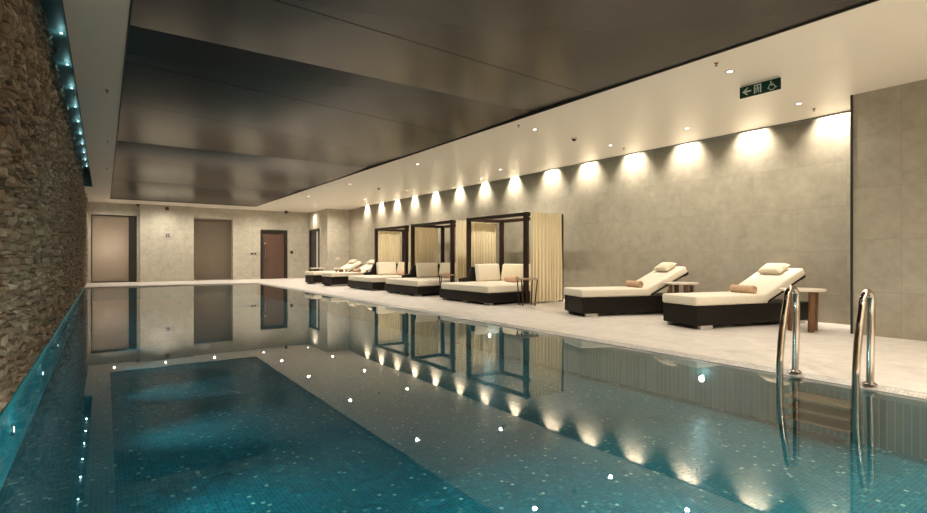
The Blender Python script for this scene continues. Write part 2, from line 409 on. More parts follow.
for i, (ww, zt) in enumerate(((w1, zt1), (w2, zt2))):
    we = empty('window_%d' % (i+1), ((ww[0]+ww[1])/2, YF+0.22, 0)); tag(we, kind='structure')
    hw = (ww[1]-ww[0])/2
    m = MB(); m.box(-hw+0.02, hw-0.02, 0, 0.012, 0.03, zt-0.02); m.build('pane', M['frosted'], we)
    m = MB(); m.box(-hw, hw, -0.02, 0.03, zt-0.03, zt); m.box(-hw, -hw+0.025, -0.02, 0.03, 0.0, zt-0.03); m.box(hw-0.025, hw, -0.02, 0.03, 0, zt-0.03); m.box(-hw+0.025, hw-0.025, -0.02, 0.03, 0, 0.03)
    if not i: m.box(hw-0.24, hw-0.026, -0.10, -0.021, 0, zt-0.031)
    m.build('window_frame', M['steel' if i else 'bronze'], we)
light('lamp_behind_glass', 'POINT', (0.15, YF+0.85, 1.25), 13, (1.0, 0.93, 0.82), shadow_soft_size=0.15)
light('lamp_behind_glass', 'POINT', (3.2, YF+1.1, 0.9), 3.6, (1.0, 0.88, 0.64), shadow_soft_size=0.15)
d1 = empty('door_1', ((dr[0]+dr[1])/2, YF, 0)); tag(d1, kind='structure')
hw = (dr[1]-dr[0])/2
m = MB(); m.box(-hw, -hw+0.11, -0.03, 0.12, 0, 2.02, 0.006); m.box(hw-0.11, hw, -0.03, 0.12, 0, 2.02, 0.006); m.box(-hw+0.11, hw-0.11, -0.03, 0.12, 1.90, 2.02, 0.006); m.build('door_frame', M['frame'], d1)
m = MB(); m.box(-hw+0.115, hw-0.115, 0.04, 0.09, 0.005, 1.895); lf = m.build('door_leaf', M['door'], d1)
m = MB(); m.tube([(-hw+0.19, 0.0, 0.86), (-hw+0.19, 0.0, 1.26)], 0.014); m.tube([(-hw+0.19, 0.05, 0.92), (-hw+0.19, 0.0, 0.92)], 0.009); m.tube([(-hw+0.19, 0.05, 1.2), (-hw+0.19, 0.0, 1.2)], 0.009)
m.build('door_handle', M['steel'], lf, True)
m = MB(); m.box(-hw+0.155, -hw+0.225, 0.033, 0.042, 1.42, 1.50, 0.003); m.build('door_plate', M['steel'], lf)

m = MB(); m.box(XS-0.5, XW+0.3, YB-0.2, YB, -0.05, 3.3); struct(m, 'wall_back', M['limestone_far'])

# ceiling: a painted frame round the dark stretched panel, with a slot along the washed wall and a cove along the stone
XSL, YSL = 7.935, 8.30
XS2 = 7.985
m = MB()
m.box(MX1, XSL, YB, MY1, CEIL, CEIL+0.12)
m.box(XSL, XS2, YSL, MY1, CEIL, CEIL+0.12); m.box(XS2, XW+0.1, 18.6, MY1, CEIL, CEIL+0.12)
m.box(-0.25, MX0, YB, 17.2, CEIL, CEIL+0.12)
m.box(XS-0.2, MX0, 17.2, MY1, CEIL, CEIL+0.12)
m.box(XS-0.2, XW+0.1, MY1, YF+0.05, CEIL, CEIL+0.12)
m.box(MX0, MX1, YB, MY0, CEIL, CEIL+0.12)
struct(m, 'ceiling', M['paint'])
m = MB(); m.box(XSL, XW+0.1, YN-0.1, 18.7, CEIL+0.36, CEIL+0.44); m.box(XSL-0.012, XSL, YN, YSL, CEIL-0.022, CEIL+0.36); m.box(XSL-0.012, XS2, YSL, YSL+0.02, CEIL+0.001, CEIL+0.36); m.box(XS2-0.01, XS2, YSL+0.02, 18.6, CEIL-0.001, CEIL+0.36)
struct(m, 'ceiling_slot', M['slot'])
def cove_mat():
    m_, nt = mat('cove paint with teal glow'); g = N(nt); b_ = g.bsdf((0.085, 0.14, 0.145), 0.5); g.out(b_.outputs[0]); return m_  # teal glow of the leds is put into this paint colour
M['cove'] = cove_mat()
m = MB(); m.box(XS-0.1, -0.25, YB, 17.2, 3.2, 3.28); m.box(-0.262, -0.25, YB, 17.2, CEIL+0.001, 3.2); m.box(XS-0.1, -0.25, 17.18, 17.2, CEIL+0.001, 3.2)
struct(m, 'ceiling_cove', M['cove'])
# stretched fabric, sagging between its cross battens
m = MB(); ys = []
bat = [MY0, 5.1, 10.27, 15.4, MY1]; SAG = 0.022
prof = []
for k in range(4):
    for q in range(17):
        t = q/16.0
        if k and q == 0: continue
        prof.append((bat[k]+(bat[k+1]-bat[k])*t, CEIL+(0.030 if k < 3 else 0.030-0.022*t)-SAG*4*t*(1-t)))
NX = 12
vv = []
for y, z in prof:
    row = []
    for i in range(NX+1):
        u = i/NX
        row.append(m.bm.verts.new((MX0+0.012+(MX1-MX0-0.024)*u, y, z)))
    vv.append(row)
for a, b in zip(vv[:-1], vv[1:]):
    for i in range(NX): m.bm.faces.new((a[i], a[i+1], b[i+1], b[i]))
o = struct(m, 'stretch_ceiling', M['membrane'], smooth=True)
for p in o.data.polygons: p.use_smooth = True
o.data.set_sharp_from_angle(angle=0.03)
m = MB()
T = 0.014
m.box(MX0, MX0+T, MY0, MY1, CEIL-0.004, CEIL+0.12); m.box(MX1-0.02, MX1, MY0, MY1, CEIL-0.004, CEIL+0.12)
m.box(MX0+T, MX1-0.02, MY1-T, MY1, CEIL-0.004, CEIL+0.12); m.box(MX0+T, MX1-0.02, MY0, MY0+T, CEIL-0.004, CEIL+0.12)
struct(m, 'trim_5', M['paint_dark'])
m = MB(); m.box(XS-0.5, XW+0.4, YB-0.2, YF+1.8, 3.3, 3.4); struct(m, 'ceiling_slab', M['paint_dark'])

# split-face stone wall, course by course
bm = bmesh.new(); lay = bm.faces.layers.float.new('stone')
z = 0.0; rs = random.Random(3)
while z < 3.18:
    hgt = rs.choice((0.018, 0.024, 0.03, 0.038, 0.05)); z1 = min(z+hgt, 3.2)
    y = YB+rs.uniform(-.2, 0)
    while y < YF:
        L = rs.uniform(0.04, 0.19); y1 = y+L
        if y1 > YF: y1 = YF
        if y1-y > 0.02:
            dd = [max(0, rs.gauss(0.0, 0.014)) for _ in range(4)]; d0 = rs.uniform(-0.034, 0.026)
            if z < 0.06: d0 = -0.012 + d0*0.2; dd = [q*0.4 for q in dd]
            f = [(XS+d0+dd[0], y+.0022, z+.0022), (XS+d0+dd[1], y1-.0022, z+.0022), (XS+d0+dd[2], y1-.0022, z1-.0022), (XS+d0+dd[3], y+.0022, z1-.0022)]
            mid = Vector((XS+d0+max(dd)*0.9+rs.uniform(0, .012), y+(y1-y)*rs.uniform(.3, .7), z+(z1-z)*rs.uniform(.3, .75)))
            fv = [bm.verts.new(p) for p in f]; bv = [bm.verts.new((XS-0.06, p[1], p[2])) for p in f]; c_ = bm.verts.new(mid)
            val = min(1, max(0, rs.gauss(0.5, 0.24)))
            fs = [bm.faces.new((fv[k], fv[(k+1) % 4], c_)) for k in range(4)]
            fs += [bm.faces.new((fv[k], bv[k], bv[(k+1) % 4], fv[(k+1) % 4])) for k in range(4)]
            for q in fs: q[lay] = val
        y = y1
    z = z1
me = bpy.data.meshes.new('wall_left'); bmesh.ops.recalc_face_normals(bm, faces=bm.faces[:]); bm.to_mesh(me); bm.free(); me.materials.append(M['ledge'])
o = bpy.data.objects.new('wall_left', me); col.objects.link(o); o['kind'] = 'structure'
m = MB(); m.box(XS-0.3, XS-0.05, YB, YF+0.1, -0.02, 3.3); struct(m, 'wall_left_backing', M['paint_dark'])

# ================================================================== LAMPS
ORD = ['first', 'second', 'third', 'fourth', 'fifth', 'sixth', 'seventh', 'eighth', 'ninth', 'tenth', 'eleventh', 'twelfth', 'thirteenth', 'fourteenth', 'fifteenth']
wash = [2.83, 3.90, 4.98, 6.05, 7.14, 8.20, 9.45, 10.63, 11.78, 13.05, 14.3, 15.5, 16.7, 17.9]
for y in wash:
    inslot = y < YSL-0.05
    zl = CEIL+0.25 if inslot else CEIL+0.15
    L = light('wall_washer_lamp', 'SPOT', (XW-(0.125 if inslot else 0.085), y, zl), 72 if inslot else 72, WARM, spot_size=math.radians(92), spot_blend=1.0, shadow_soft_size=0.03)
    L.rotation_euler = (0, math.radians(-13), 0)
# recessed downlights
proto = empty('downlight', (0, 0, CEIL))
m = MB(); m.lathe([(0.050, 0.0), (0.050, -0.005), (0.030, -0.006), (0.0275, 0.0)], seg=24); m.build('trim_ring', M['white_plastic'], proto, True)
m = MB(); m.lathe([(0.027, -0.0035), (0.027, -0.0005)], seg=20); m.build('lens', M['lens'], proto)
spots = []
for i, y in enumerate((2.76, 5.67, 9.16, 12.68, 16.0, 18.95)):
    spots.append((5.25, y, '%s downlight from the camera in the row beside the dark ceiling panel' % ORD[i]))
for i, y in enumerate((2.85, 4.34, 5.74, 8.7, 12.9, 15.8, 18.7)):
    spots.append((7.05, y, '%s downlight from the camera in the row nearer the washed wall' % ORD[i]))
for i, x in enumerate((0.28, 1.79, 3.37, 5.12)):
    spots.append((x, 20.98, '%s downlight from the left in the ceiling strip before the far wall' % ORD[i]))
spots.append((6.9, 21.1, 'downlight in the far corner beside the side doorway'))
first = True
for x, y, lab in spots:
    o = proto if first else copy_tree(proto); first = False
    o.location = (x, y, CEIL); tag(o, lab, 'downlight', 'recessed ceiling downlights')
    pw = (40 if y > 7 else 26) if x < 6 else (46 if 8 < y < 14 else 19)
    if y > 15 and x > 6: pw = 46
    if x < 6 and 12 < y < 20: pw = 52
    if y > 20 and x < 6: pw = 36
    if x == 6.9: pw = 14
    L = light('downlight_lamp_and_fill', 'SPOT', (x, y, CEIL-0.02), pw, WARM, spot_size=math.radians(165), spot_blend=1.0, shadow_soft_size=0.03)
for x, y in ((0.0, -1.8), (2.5, -1.8), (2.5, -0.6), (5.25, 0.75), (5.25, -0.7), (5.25, -2.0), (2.5, -2.6)):   # added fill lamps without fittings, near and behind the camera, lifting stone and ceiling
    light('downlight_lamp_and_fill', 'SPOT', (x, y, CEIL-0.02), 120 if x < 4 else 24, WARM, spot_size=math.radians(165), spot_blend=1.0, shadow_soft_size=0.03)
L = light('doorway_lamp', 'SPOT', (XJ-0.09, 21.1, CEIL-0.01), 22, WARM, spot_size=math.radians(60), spot_blend=1, shadow_soft_size=0.02)
L.rotation_euler = (0, math.radians(-6), 0)
# cove leds
y = 4.6; i = 0; lp = None
while y < 17:
    if lp is None:
        m = MB(); m.lathe([(0.012, 0), (0.012, -0.005), (0.008, -0.007)], seg=14); lp = m.build('cove_light', M['led'], None, True); o = lp
    else: o = lp.copy(); col.objects.link(o)
    o.location = (-0.36, y, 3.2)
    tag(o, '%s small teal light from the camera in the slot above the stone wall' % ORD[i], 'light', 'lights in the cove above the stone')
    light('cove_lamp', 'POINT', (-0.36, y, 3.14), 0.10, (0.45, 0.95, 1.0), shadow_soft_size=0.015)
    y += 1.05; i += 1
# pool lamps in the side walls
lp = None
def poollamp(x, y, z, sgn, lab, pw):
    global lp
    if lp is None:
        lp = empty('pool_light')
        m = MB(); m.lathe([(0.040, 0.0), (0.040, 0.008), (0.028, 0.014), (0.025, 0.006)], axis='X', seg=20); m.build('rim', M['steel'], lp, True)
        m = MB(); m.lathe([(0.0245, 0.004), (0.0245, 0.010), (0.014, 0.013)], axis='X', seg=20); m.build('lens', M['poollens'], lp, True)
        o = lp
    else: o = copy_tree(lp)
    o.location = (x, y, z); o.rotation_euler = (0, 0, 0 if sgn > 0 else PI)
    tag(o, lab, 'pool light', 'underwater lights')
    light('pool_lamp_and_fill', 'POINT', (x+sgn*0.06, y, z+0.06), pw, (0.55, 0.93, 1.0), shadow_soft_size=0.03)
for i, y in enumerate((4.3, 6.2, 8.1, 10.4, 12.4, 14.4)):
    poollamp(XS, y, -0.19, 1, '%s underwater light from the camera in the pool wall below the stone' % ORD[i], 0.02)
light('pool_lamp_and_fill', 'POINT', (XS+0.1, 2.4, -0.19), 0.02, (0.55, 0.93, 1.0), shadow_soft_size=0.03)
for x in (0.55, 1.2, 1.85, 2.5):                              # added fill: unseen spots at the near pool end to brighten the floor
    L = light('pool_lamp_and_fill', 'SPOT', (x, YP0+0.06, -0.08), 42, (0.55, 0.96, 0.96), spot_size=math.radians(56), spot_blend=1.0, shadow_soft_size=0.04)
    L.rotation_euler = (math.radians(90-3.5), 0, math.radians(13))
for k in range(9):                                         # more added fill: spots along the left wall, no fittings, throwing teal across the floor
    L = light('pool_lamp_and_fill', 'SPOT', (XS+0.05, 2.9+1.45*k, -0.09), 26, (0.55, 0.96, 0.96), spot_size=math.radians(66), spot_blend=1.0, shadow_soft_size=0.04)
    L.rotation_euler = (math.radians(90+1.5), 0, math.radians(-90))
for i, y in enumerate((2.56, 5.65)):
    poollamp(XE-0.004, y, -0.19, -1, ('underwater light in the right pool wall just left of the ladder', 'underwater light in the right pool wall before the nearest curtain')[i], 0.10)

# ================================================================== CEILING AND WALL FITTINGS
es = empty('exit_sign', (5.81, 2.73, 2.66)); tag(es, 'green exit sign with arrow, running man and wheelchair hung under the ceiling', 'sign')
m = MB(); m.box(-0.011, 0.011, -0.21, 0.21, 0.0, 0.122, 0.003, 1); m.build('panel', M['sign_green'], es)
m = MB(); m.box(-0.02, 0.02, -0.2, 0.2, 0.1225, 0.14, 0.004, 1); m.build('mounting_rail', M['white_plastic'], es)
# the face looks to -X; from there the reader's right is -Y, so u (left to right) -> y = -u
def face(pts): return [(-0.0112, -u, v) for u, v in pts]
D = (-0.0016, 0, 0)
m = MB()
m.poly(face([(-0.18, .06), (-0.13, .10), (-0.115, .10), (-0.145, .069), (-0.085, .069), (-0.085, .051), (-0.145, .051), (-0.115, .02), (-0.13, .02)]), D); m.build('arrow_mark', M['sign_white'], es)
m = MB()      # door outline with the running figure left dark inside
m.poly(face([(-0.055, .016), (-0.055, .108), (0.02, .108), (0.02, .016), (0.008, .016), (0.008, .096), (-0.043, .096), (-0.043, .016)]), D)
m.build('doorway_mark', M['sign_white'], es)
m = MB()
def disc(u, v, r, n=14): m.poly(face([(u+r*math.cos(2*PI*k/n), v+r*math.sin(2*PI*k/n)) for k in range(n)]), D)
def bar(a, b, t):
    ax, ay = a; bx, by = b; L = math.hypot(bx-ax, by-ay); nx, ny = -(by-ay)/L*t/2, (bx-ax)/L*t/2
    m.poly(face([(ax+nx, ay+ny), (bx+nx, by+ny), (bx-nx, by-ny), (ax-nx, ay-ny)]), D)
disc(-0.019, .086, .0075); bar((-0.016, .078), (-0.012, .050), .013); bar((-0.016, .074), (-0.034, .066), .007); bar((-0.034, .066), (-0.037, .052), .007)
bar((-0.014, .074), (0.002, .062), .007); bar((-0.012, .052), (-0.028, .040), .008); bar((-0.028, .040), (-0.036, .022), .008); bar((-0.011, .052), (-0.002, .036), .008); bar((-0.002, .036), (-0.012, .020), .008)
m.build('running_man_mark', M['sign_white'], es)
m = MB()
disc(0.118, .102, .0085); bar((0.118, .092), (0.124, .060), .010); bar((0.121, .078), (0.146, .078), .007); bar((0.122, .060), (0.150, .060), .009); bar((0.150, .060), (0.166, .030), .009); bar((0.164, .030), (0.178, .036), .007)
for k in range(18):
    a0 = math.radians(110+k*14); a1 = math.radians(110+(k+1)*14)
    bar((0.128+.032*math.cos(a0), .044+.032*math.sin(a0)), (0.128+.032*math.cos(a1), .044+.032*math.sin(a1)), .007)
bar((0.118, .09), (0.085, .03), .005)
m.build('wheelchair_mark', M['sign_white'], es)

sp = empty('sprinkler')
m = MB(); m.lathe([(0.030, 0), (0.028, -0.006), (0.012, -0.008)], seg=18); m.build('cover_plate', M['brass'], sp, True)
m = MB(); m.lathe([(0.009, -0.008), (0.008, -0.035), (0.020, -0.037), (0.020, -0.040)], seg=14); m.build('nozzle', M['brass'], sp, True)
first = True
for x, y, lab in ((4.92, 2.72, 'small brass sprinkler beside the dark panel, nearest the camera'), (7.46, 2.84, 'small brass sprinkler near the washed wall, right of the exit sign'),
                  (7.43, 5.76, 'small brass sprinkler near the washed wall, left of the exit sign'), (4.9, 5.63, 'small brass sprinkler beside the dark panel, second from the camera'),
                  (0.03, 7.13, 'small brass sprinkler in the left ceiling strip, nearest the camera'), (0.05, 10.25, 'small brass sprinkler in the left ceiling strip, middle of three'), (0.05, 13.4, 'small brass sprinkler in the left ceiling strip, farthest of three')):
    o = sp if first else copy_tree(sp); first = False
    o.location = (x, y, CEIL); o.scale = (0.75, 0.75, 0.75); tag(o, lab, 'sprinkler', 'ceiling sprinklers')
sd = empty('smoke_detector')
m = MB(); m.lathe([(0.05, 0), (0.05, -0.012), (0.042, -0.02)], seg=20); m.build('base', M['white_plastic'], sd, True)
m = MB(); m.lathe([(0.034, -0.02), (0.032, -0.04), (0.018, -0.05)], seg=20); m.build('sensor', M['iron'], sd, True)
for k, (x, y, lab) in enumerate(((6.15, 5.73, 'grey smoke detector on the white ceiling left of the exit sign'), (6.2, 12.95, 'small grey smoke detector on the white ceiling above the middle canopy'))):
    o = sd if k == 0 else copy_tree(sd)
    o.location = (x, y, CEIL); tag(o, lab, 'smoke detector', 'smoke detectors')
cm = empty('security_camera', (6.16, 21.6, CEIL)); tag(cm, 'dark dome camera on the ceiling above the brown door', 'camera')
m = MB(); m.lathe([(0.07, 0), (0.07, -0.03)], seg=20); m.build('base', M['iron'], cm, True)
m = MB(); m.lathe([(0.06, -0.03), (0.056, -0.07), (0.04, -0.10), (0.015, -0.115)], seg=20); m.build('dome', M['black'], cm, True)
ds = empty('motion_sensor', (1.0, YF-0.12, CEIL)); tag(ds, 'small black sensor on the ceiling at the left edge of the column', 'sensor')
m = MB(); m.lathe([(0.05, 0), (0.05, -0.03)], seg=16); m.build('base', M['iron'], ds, True)
m = MB(); m.lathe([(0.04, -0.03), (0.035, -0.055), (0.015, -0.07)], seg=16); m.build('dome', M['black'], ds, True)
al = empty('alarm_beacon', (1.9, YF-0.22, 2.68)); tag(al, 'small dark red alarm beacon high on the far wall column', 'alarm')
m = MB(); m.lathe([(0.07, 0), (0.07, -0.03)], axis='Y', seg=18); m.build('base', M['red'], al, True)
m = MB(); m.lathe([(0.055, -0.03), (0.05, -0.07), (0.03, -0.09)], axis='Y', seg=18); m.build('lens', M['red'], al, True)
em = empty('wall_emblem', (1.92, YF-0.22, 1.70)); tag(em, 'faint square metal plate with a four petal mark on the far wall column', 'plaque')
m = MB(); m.box(-0.13, 0.13, -0.012, -0.0005, -0.13, 0.13, 0.004, 1); m.build('plate', M['foot'], em)
m = MB()
for a in (45, 135, 225, 315):
    ca, sa = math.cos(math.radians(a)), math.sin(math.radians(a)); q = []
    for r, w_ in ((0.01, 0), (0.05, 0.025), (0.10, 0)): q.append((r*ca-w_*sa, r*sa+w_*ca))
    q.append((0.05*ca+0.025*sa, 0.05*sa-0.025*ca))
    m.poly([(u, -0.0125, v) for u, v in q], (0, -0.006, 0))
m.build('petal_mark', M['iron'], em)
ss = empty('light_switch', (4.98, YF-0.001, 1.03)); tag(ss, 'double switch plate on the far wall left of the brown door', 'switch')
m = MB(); m.box(-0.13, 0.13, -0.012, 0, -0.05, 0.05, 0.004, 1); m.build('plate', M['steel'], ss)
for x in (-0.06, 0.06):
    m = MB(); m.box(x-0.035, x+0.035, -0.018, -0.0125, -0.035, 0.035, 0.003, 1); m.build('switch_button', M['iron'], ss)
db = empty('door_release_button', (6.5, YF-0.001, 1.1)); tag(db, 'round black button on the far wall right of the brown door', 'button')
m = MB(); m.lathe([(0.07, 0), (0.07, -0.012)], axis='Y', seg=18); m.build('base', M['black'], db, True)
m = MB(); m.lathe([(0.045, -0.0125), (0.04, -0.03)], axis='Y', seg=18); m.build('button_cap', M['iron'], db, True)
th = empty('wall_socket', (7.62, YJ-0.001, 0.84)); tag(th, 'small white socket plate on the pale wall above the far loungers', 'socket')
m = MB(); m.box(-0.07, 0.07, -0.012, 0, -0.05, 0.05, 0.004, 1); m.build('plate', M['white_plastic'], th)

# ================================================================== FURNITURE
def pillow_bm(mb, lx, ly, t, mtx, n=14, pinch=0.10):
    rows = {}
    for sgn in (1, -1):
        for i in range(n+1):
            for j in range(n+1):
                u, v = 2*i/n-1, 2*j/n-1
                if sgn < 0 and (i in (0, n) or j in (0, n)): rows[(sgn, i, j)] = rows[(1, i, j)]; continue
                e = (max(0, 1-u**4)*max(0, 1-v**4))**0.55
                x = u*lx/2*(1-pinch*(1-v*v)*abs(u)**3*0.5); y = v*ly/2*(1-pinch*(1-u*u)*abs(v)**3*0.5)
                rows[(sgn, i, j)] = mb.bm.verts.new(mtx @ Vector((x, y, sgn*t/2*e)))
    for sgn in (1, -1):
        for i in range(n):
            for j in range(n):
                q = [rows[(sgn, i, j)], rows[(sgn, i+1, j)], rows[(sgn, i+1, j+1)], rows[(sgn, i, j+1)]]
                if len(set(q)) > 2: mb.bm.faces.new(q if sgn > 0 else q[::-1])
def cushion(mb, x0, x1, y0, y1, z0, z1, bev=0.028, mtx=None):
    mb.box(x0, x1, y0, y1, z0, z1, bev, 4, mtx)
    mb.smooth = True

# --- sun lounger; x runs from the foot (0) to the head, y across, origin at the middle of the foot end
LL, LW = 1.97, 0.60
BX, BZ, BA, BL = 1.165, 0.385, math.radians(26.5), 0.77
def backm():      # frame of the raised back: x along the slope, z out of it, at the hinge
    return Matrix.Translation((BX, 0, 0.303)) @ Matrix.Rotation(-BA, 4, 'Y')
def make_lounger():
    root = empty('sun_lounger')
    m = MB(); m.box(0, LL, -LW/2, LW/2, 0.045, 0.290, 0.008, 2); m.build('base', M['wicker'], root)
    for sx in (0.16, LL-0.2):
        for sy in (-1, 1):
            m = MB(); m.box(sx-0.10, sx+0.10, sy*(LW/2-0.035)-0.03, sy*(LW/2-0.035)+0.03, 0.0, 0.05, 0.006, 1); m.build('foot', M['foot'], root)
    m = MB(); cushion(m, -0.02, BX+0.02, -LW/2-0.008, LW/2+0.008, 0.293, 0.413); m.build('seat_cushion', M['cream'], root)
    B = backm()
    m = MB(); m.box(0.02, BL+0.02, -LW/2+0.01, LW/2-0.01, -0.02, 0.005, 0.006, 2, B); m.build('backrest_frame', M['wicker'], root)
    m = MB(); cushion(m, 0.0, BL+0.01, -LW/2-0.008, LW/2+0.008, 0.008, 0.118, mtx=B); m.build('back_cushion', M['cream'], root)
    for sy in (-1, 1):
        a = B @ Vector((0.44, sy*(LW/2-0.04), -0.02)); 
        m = MB(); m.tube([a, (a.x-0.07, a.y, 0.290)], 0.012, 8); m.build('support_strut', M['iron'], root, True)
    m = MB(); m.box(0.70, 0.79, -LW/2+0.02, LW/2-0.02, -0.035, -0.021, 0.004, 1, B); m.build('cross_bar', M['iron'], root)
    return root
def lounger_pillow(name):
    m = MB(); m.smooth = True
    B = backm(); pillow_bm(m, 0.23, 0.37, 0.10, B @ Matrix.Translation((0.645, 0.03, 0.165)) @ Matrix.Rotation(-0.05, 4, 'Y'))
    return m.build(name, M['pillow'], angle=1.2)
def rolled_towel(name):
    m = MB(); m.smooth = True
    R = 0.055; x0, y0, y1 = 1.085, -0.17, 0.19; zc = 0.413+R-0.003
    prof = [(0.012, y0+0.012), (0.022, y0), (0.030, y0+0.010), (0.040, y0), (0.048, y0+0.008), (R-0.006, y0), (R, y0+0.012), (R-0.003, -0.05), (R, 0.0), (R-0.003, 0.06), (R, y1-0.012), (R-0.006, y1), (0.048, y1-0.008), (0.040, y1), (0.030, y1-0.01), (0.022, y1), (0.012, y1-0.012)]
    m.lathe(prof, center=(x0, 0, zc), axis='Y', seg=24)
    return m.build(name, M['towel'], angle=0.9)
lo = make_lounger(); lpil = lounger_pillow('pillow'); ltow = rolled_towel('rolled_towel')
lsp = []
def fpos(nx, ny, ang):   # near foot corner -> middle of the foot end
    return (nx - math.sin(ang)*LW/2, ny + math.cos(ang)*LW/2, 0)
A2, A1 = math.radians(-15.4), math.radians(-20)
L_spots = [
    (fpos(6.0, 3.56, A2), A2, 'cream cushioned wicker sun lounger nearest the pool ladder', 'pale pillow on the raised back of the lounger nearest the ladder', 'tan rolled towel on the lounger nearest the ladder'),
    (fpos(5.88, 5.31, A1), A1, 'cream cushioned wicker sun lounger next to the nearest curtained canopy', 'pale pillow on the lounger next to the nearest canopy', 'tan rolled towel on the lounger next to the nearest canopy'),
    (fpos(5.70, 15.2, math.radians(9)), math.radians(9), 'cream and dark wicker sun lounger just beyond the farthest canopy', 'pillow on the lounger just beyond the farthest canopy', 'rolled towel on the lounger just beyond the farthest canopy'),
    (fpos(5.68, 16.78, math.radians(9)), math.radians(9), 'farthest cream and dark wicker sun lounger, near the far corner', 'pillow on the farthest lounger near the far corner', 'rolled towel on the farthest lounger near the far corner'),
]
for i, (p, a, l1, l2, l3) in enumerate(L_spots):
    for src, lab, cat, grp in ((lo, l1, 'sun lounger', 'sun loungers on the deck'), (lpil, l2, 'pillow', 'pillows on the loungers'), (ltow, l3, 'towel', 'rolled towels on the loungers')):
        o = src if i == 0 else copy_tree(src)
        o.location = p; o.rotation_euler = (0, 0, a); tag(o, lab, cat, grp)

# --- round topped teak side table with plank legs
tb = empty('side_table')
m = MB(); m.lathe([(0.235, 0.486), (0.248, 0.492), (0.248, 0.508), (0.242, 0.514)], seg=40); m.build('tabletop', M['top'], tb, True)
m = MB(); m.lathe([(0.10, 0.0), (0.10, 0.012)], seg=4)
m.bm.free()
for a in (45, 135, 225, 315):
    ca, sa = math.cos(math.radians(a)), math.sin(math.radians(a))
    m = MB(); t = Vector((ca*0.165, sa*0.165, 0)); b = Vector((ca*0.15, sa*0.15, 0))
    vs = m.box(-0.035, 0.035, -0.017, 0.017, 0, 0.485, 0.004, 1)
    R = Matrix.Rotation(math.radians(a+90), 4, 'Z')
    for v in vs:
        k = v.co.z/0.485; v.co = R @ v.co; v.co += b.lerp(t, k)
    m.build('leg', M['teak'], tb)
for i, (x, y, lab) in enumerate(((7.0, 2.79, 'round side table with teak legs beside the lounger nearest the ladder'), (7.2, 4.53, 'round side table with teak legs between the two near loungers'),
                                 (6.95, 14.98, 'round side table beside the lounger just beyond the farthest canopy'), (6.5, 16.45, 'round side table between the two farthest loungers'),
                                 (6.2, 17.95, 'farthest round side table, beyond the farthest lounger'))):
    o = tb if i == 0 else copy_tree(tb)
    o.location = (x, y, 0); o.rotation_euler = (0, 0, math.radians(12)); tag(o, lab, 'side table', 'round teak side tables')

# --- light metal table by the canopies
mt = empty('metal_table')
m = MB(); m.lathe([(0.205, 0.482), (0.22, 0.486), (0.22, 0.504), (0.21, 0.506), (0.208, 0.496)], seg=36); m.build('tabletop', M['copper_top'], mt, True)
for a in (20, 110, 200, 290):
    ca, sa = math.cos(math.radians(a)), math.sin(math.radians(a))
    m = MB(); m.tube([(ca*0.21, sa*0.21, 0.484), (ca*0.16, sa*0.16, 0.0)], 0.012, 8); m.build('leg', M['iron'], mt, True)
m = MB(); pts = [(0.163*math.cos(2*PI*k/24), 0.163*math.sin(2*PI*k/24), 0.03) for k in range(25)]; m.tube(pts, 0.007, 6, False); m.build('foot_ring', M['iron'], mt, True)
for i, (x, y, lab) in enumerate(((6.42, 7.14, 'thin legged metal table in front of the nearest canopy post'), (6.40, 9.84, 'thin legged metal table between the nearest and middle daybeds'))):
    o = mt if i == 0 else copy_tree(mt)
    o.location = (x, y, 0); tag(o, lab, 'side table', 'thin metal tables by the canopies')

# --- daybed: x from the foot to the head, y across
DL, DW = 1.72, 1.72
def make_daybed():
    root = empty('daybed')
    m = MB(); m.box(0, DL, -DW/2, DW/2, 0.04, 0.225, 0.01, 2); m.build('base', M['wicker'], root)
    for sx, sy in ((0.10, -0.72), (0.10, 0.72), (DL-0.12, -0.72), (DL-0.12, 0.72), (0.10, 0.0)):
        m = MB(); m.box(sx-0.05, sx+0.05, sy-0.09, sy+0.09, 0, 0.05, 0.006, 1); m.build('foot', M['foot'], root)
    m = MB(); cushion(m, -0.02, DL-0.10, -DW/2-0.01, DW/2-0.09, 0.228, 0.362); m.build('mattress', M['cream'], root)
    # wicker back along the head and round the far corner, falling away towards the foot
    m = MB(); vs = m.box(DL-0.09, DL, -DW/2, DW/2, 0.226, 0.70, 0.012, 2)
    m.build('backrest', M['wicker'], root)
    m = MB()
    y0, y1 = DW/2-0.085, DW/2
    m.poly([(0.50, y0, 0.226), (0.50, y0, 0.43), (0.72, y0, 0.46), (0.80, y0, 0.68), (DL-0.091, y0, 0.70), (DL-0.091, y0, 0.226)], (0, y1-y0, 0))
    m.build('side_wing', M['wicker'], root)
    c = Matrix.Translation((0, DW/2-0.20, 0.366)) @ Matrix.Rotation(math.radians(-9), 4, 'X')
    m = MB(); m.smooth = True; m.box(0.86, DL-0.23, -0.06, 0.07, 0.0, 0.385, 0.04, 4, c); m.build('side_cushion', M['cream'], root)
    c = Matrix.Translation((DL-0.21, 0, 0.366)) @ Matrix.Rotation(math.radians(10), 4, 'Y')
    m = MB(); m.smooth = True; m.box(-0.065, 0.065, -DW/2+0.06, DW/2-0.26, 0.0, 0.385, 0.04, 4, c); m.build('back_cushion', M['cream_back'], root)
    return root
bed = make_daybed()
m = MB(); m.smooth = True
m.lathe([(0.03, -0.19), (0.058, -0.185), (0.068, -0.165), (0.070, 0.0), (0.068, 0.165), (0.058, 0.185), (0.03, 0.19)], center=(DL-0.42, 0.02, 0.430), axis='Y', seg=22)
bol = m.build('bolster', M['peach'], angle=0.9)

